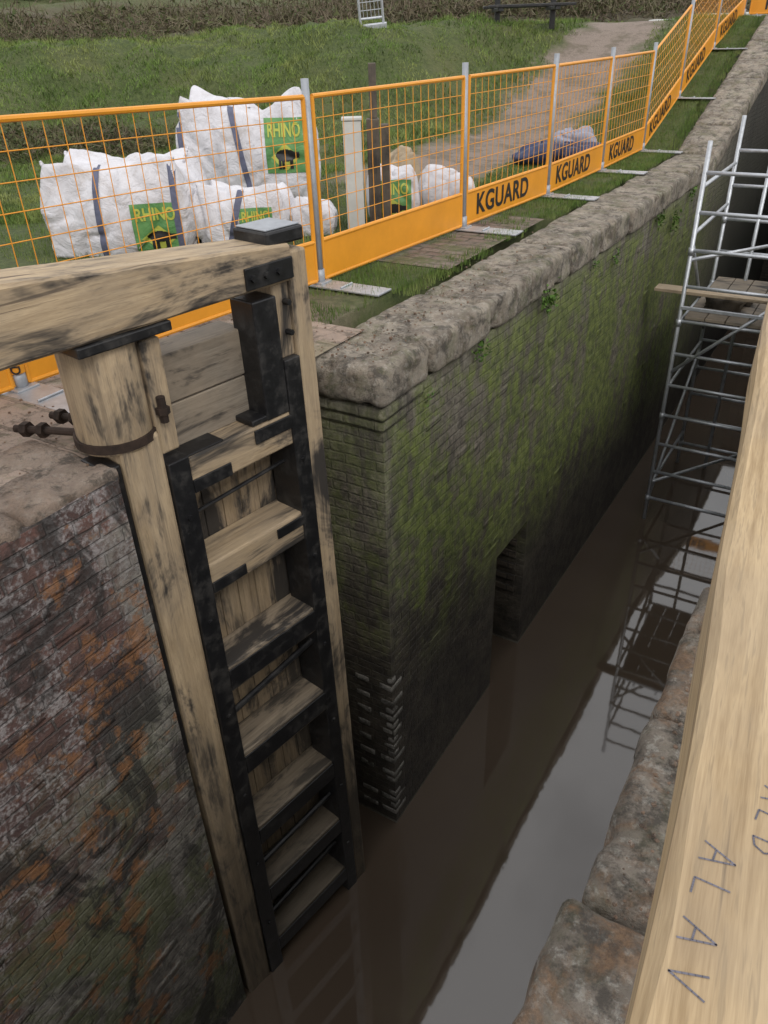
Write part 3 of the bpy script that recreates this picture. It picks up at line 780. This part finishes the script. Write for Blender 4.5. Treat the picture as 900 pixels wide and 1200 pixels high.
# ------------------------------------------------------------------ vegetation
def blades(name,x,y,z,h,w,mat,lean=.5,up=1.0):
    n=len(x); a=rng.uniform(0,2*np.pi,n); dx=np.cos(a)*w/2; dy=np.sin(a)*w/2
    la=rng.uniform(0,2*np.pi,n); ll=rng.uniform(0,lean,n)*h
    V=np.empty((n,3,3)); V[:,0]=np.stack([x-dx,y-dy,z-.01],1); V[:,1]=np.stack([x+dx,y+dy,z-.01],1)
    V[:,2]=np.stack([x+np.cos(la)*ll,y+np.sin(la)*ll,z+h*up],1)
    return np_mesh(name,V.reshape(-1,3),np.arange(n*3).reshape(-1,3),mat)
n=60000; x=rng.uniform(-4.3,-2.86,n); y=rng.uniform(4.1,19,n)
k=np.ones(n,bool)
cl=vnoise(x*3,y*3,11)*.6+vnoise(x*9,y*9,12)*.4
k&=~((y>5.7)&(y<7.95)&(cl<.62)); k&=~((y<5.75)&(cl<.38)); k&=~((x<-4.0)&(y>9)&(cl<.5)); k&=cl>.25
k&=~((x>-3.0-.1*cl)&(y<7)&(y<5.0))
x,y,cl=x[k],y[k],cl[k]; xx=np.minimum(x,-3.1)
blades('verge_grass',x,y,ground(xx,y),rng.uniform(.02,.055,len(x))*(.6+cl),rng.uniform(.004,.009,len(x)),GRASS2)
n=240000; u=9+rng.random(n)**1.3*14; r=rng.uniform(-.62,.62,n)*u*1.0
x=.843*r-.5375*u; y=.5375*r+.843*u
cl=vnoise(x*1.1,y*1.1,21)*.5+vnoise(x*3.5,y*3.5,22)*.5
k=(x<-4.0)&(np.abs(x+5.5)>.8+1.0*(cl-.5))&(cl>.25)
x,y,u,cl=x[k],y[k],u[k],cl[k]
blades('field_grass',x,y,ground(x,y),rng.uniform(.03,.10,len(x))*(.2+1.9*np.clip(cl-.3,0,1))*(.6+u/22),rng.uniform(.008,.018,len(x))*(.4+u/16),GRASS,1.3)
n=26000; x=rng.uniform(-9,-3.75,n); y=rng.uniform(4.4,10,n); cl=vnoise(x*2,y*2,31)*.5+vnoise(x*6,y*6,32)*.5
k=(cl>.42)&~((np.abs(x+5.35)<.9)&(y>8.7)); x,y=x[k],y[k]
blades('rough_grass',x,y,ground(x,y),rng.uniform(.02,.09,len(x)),rng.uniform(.005,.01,len(x)),GRASS,.7)
def scrub(name,path,height,depth,n,mat,wid,leafmat=None,nl=0):
    P=np.array(path,float); seg=rng.integers(0,len(P)-1,n); t=rng.random(n)
    def base(n_,seg,t):
        q=P[seg]*(1-t[:,None])+P[seg+1]*t[:,None]; q=q+rng.normal(0,depth,(n_,2)); return q
    q=base(n,seg,t); hh=height*(.35+.9*vnoise(q[:,0]*.35,q[:,1]*.35,41))
    z=ground(q[:,0],q[:,1])
    st=np.stack([q[:,0],q[:,1],z+rng.random(n)*hh*.7],1)
    d=rng.normal(0,1,(n,3)); d[:,2]=np.abs(d[:,2])*1.1; d/=np.linalg.norm(d,axis=1)[:,None]
    L=rng.uniform(.25,.6,n)*height; s=rng.normal(0,1,(n,3)); s=np.cross(d,s); s/=np.linalg.norm(s,axis=1)[:,None]; s*=wid
    V=np.stack([st-s,st+s,st+d*L[:,None]],1).reshape(-1,3)
    o=np_mesh(name,V,np.arange(n*3).reshape(-1,3),mat)
    if nl:
        seg=rng.integers(0,len(P)-1,nl); t=rng.random(nl); q=base(nl,seg,t); hh=height*(.3+.8*vnoise(q[:,0]*.35,q[:,1]*.35,41))
        c=np.stack([q[:,0],q[:,1],ground(q[:,0],q[:,1])+rng.random(nl)*hh],1)
        V=(c[:,None,:]+rng.normal(0,wid*3.2,(nl,3,3))).reshape(-1,3)
        np_mesh('bramble_leaves',V,np.arange(nl*3).reshape(-1,3),leafmat,o)
    return o
def uv(u,r): return (.843*r-.5375*u,.5375*r+.843*u)
scrub('bramble_hedge',[uv(34,-26),uv(33,-12),uv(34,0),uv(35,8),uv(38,16)],1.1,1.8,30000,TWIG,.02,DKLEAF,12000)
scrub('far_hedge',[uv(56,-45),uv(52,-20),uv(54,0),uv(58,20),uv(60,40)],3.2,2.0,22000,TWIG,.04,DKLEAF,12000)
scrub('bramble_bush',[uv(14.,-9.5),uv(13.3,-6),uv(13.,-3.2)],.45,.5,6500,TWIG,.007,DKLEAF,9000)
scrub('bramble_bush',[uv(20,-14),uv(20,-9),uv(20.5,-5)],.45,.6,7000,TWIG,.008,DKLEAF,4000)
def weed(y,z,n,s):
    V=[]
    for i in range(n):
        c=Vector((WX+.02+random.random()*s*.5,y+random.gauss(0,s*.5),z+random.gauss(0,s*.4)))
        a=Vector((random.uniform(0,1),random.gauss(0,1),random.gauss(0,.7))).normalized()*s*.35; bb=a.cross(Vector((random.random(),random.random(),random.random()))).normalized()*s*.12
        V+=[c-bb,c+bb,c+a]
    V=np.array([tuple(v) for v in V]); np_mesh('wall_weed',V,np.arange(len(V)).reshape(-1,3),LEAF)
for y,z,n,s in ((5.0,3.98,50,.10),(6.35,3.98,90,.13),(6.2,4.05,30,.08),(7.6,3.98,30,.08),(8.3,3.9,40,.1),(10.,3.98,60,.12),(10.8,3.8,50,.14),(4.2,3.9,20,.06),(11.6,4.,40,.12)): weed(y,z,n,s)

# ------------------------------------------------------------------ world, sun, camera
w=bpy.data.worlds.new('World'); S.world=w; w.use_nodes=True; nt=w.node_tree; bg=nt.nodes['Background']
sky=nt.nodes.new('ShaderNodeTexSky'); sky.sky_type='NISHITA'; sky.sun_disc=False
EL=math.radians(45); AZ=math.radians(125)
sky.sun_elevation=EL; sky.sun_rotation=AZ; sky.dust_density=4.; sky.air_density=1.
hs=nt.nodes.new('ShaderNodeHueSaturation'); hs.inputs['Saturation'].default_value=.3
nt.links.new(sky.outputs[0],hs.inputs['Color'])
tc=nt.nodes.new('ShaderNodeTexCoord'); cn=nt.nodes.new('ShaderNodeTexNoise'); cn.inputs['Scale'].default_value=2.2; cn.inputs['Detail'].default_value=5; cn.inputs['Roughness'].default_value=.6
nt.links.new(tc.outputs['Generated'],cn.inputs['Vector'])
mr=nt.nodes.new('ShaderNodeMapRange'); mr.inputs[1].default_value=.38; mr.inputs[2].default_value=.58; mr.inputs[3].default_value=.5; mr.inputs[4].default_value=.97
nt.links.new(cn.outputs['Fac'],mr.inputs[0])
mx=nt.nodes.new('ShaderNodeMix'); mx.data_type='RGBA'; nt.links.new(mr.outputs[0],mx.inputs[0]); nt.links.new(hs.outputs[0],mx.inputs[6]); mx.inputs[7].default_value=(9.2,9.25,9.4,1)
nt.links.new(mx.outputs[2],bg.inputs['Color']); bg.inputs['Strength'].default_value=.148
L=bpy.data.lights.new('sun','SUN'); L.energy=.9; L.angle=math.radians(18); L.color=(1,.97,.92)
lo=bpy.data.objects.new('sun',L); link(lo)
dv=Vector((math.sin(AZ)*math.cos(EL),math.cos(AZ)*math.cos(EL),math.sin(EL)))
lo.rotation_euler=dv.to_track_quat('Z','Y').to_euler()

cam=bpy.data.cameras.new('camera'); co=bpy.data.objects.new('camera',cam); link(co); S.camera=co
cam.sensor_fit='VERTICAL'; cam.sensor_height=24; cam.sensor_width=18; cam.lens=18.0; cam.clip_start=.05; cam.clip_end=1500
th=math.radians(32.1); F=Vector((-.5375*math.cos(th),.843*math.cos(th),-math.sin(th))); U=Vector((-.5375*math.sin(th),.843*math.sin(th),math.cos(th))); R=Vector((.843,.5375,0))
ca,sa=.9993,.0364
Ri=R*ca-U*sa; Ui=U*ca+R*sa
mw=Matrix(((Ri.x,Ui.x,-F.x,0),(Ri.y,Ui.y,-F.y,0),(Ri.z,Ui.z,-F.z,6.0),(0,0,0,1)))
co.matrix_world=mw
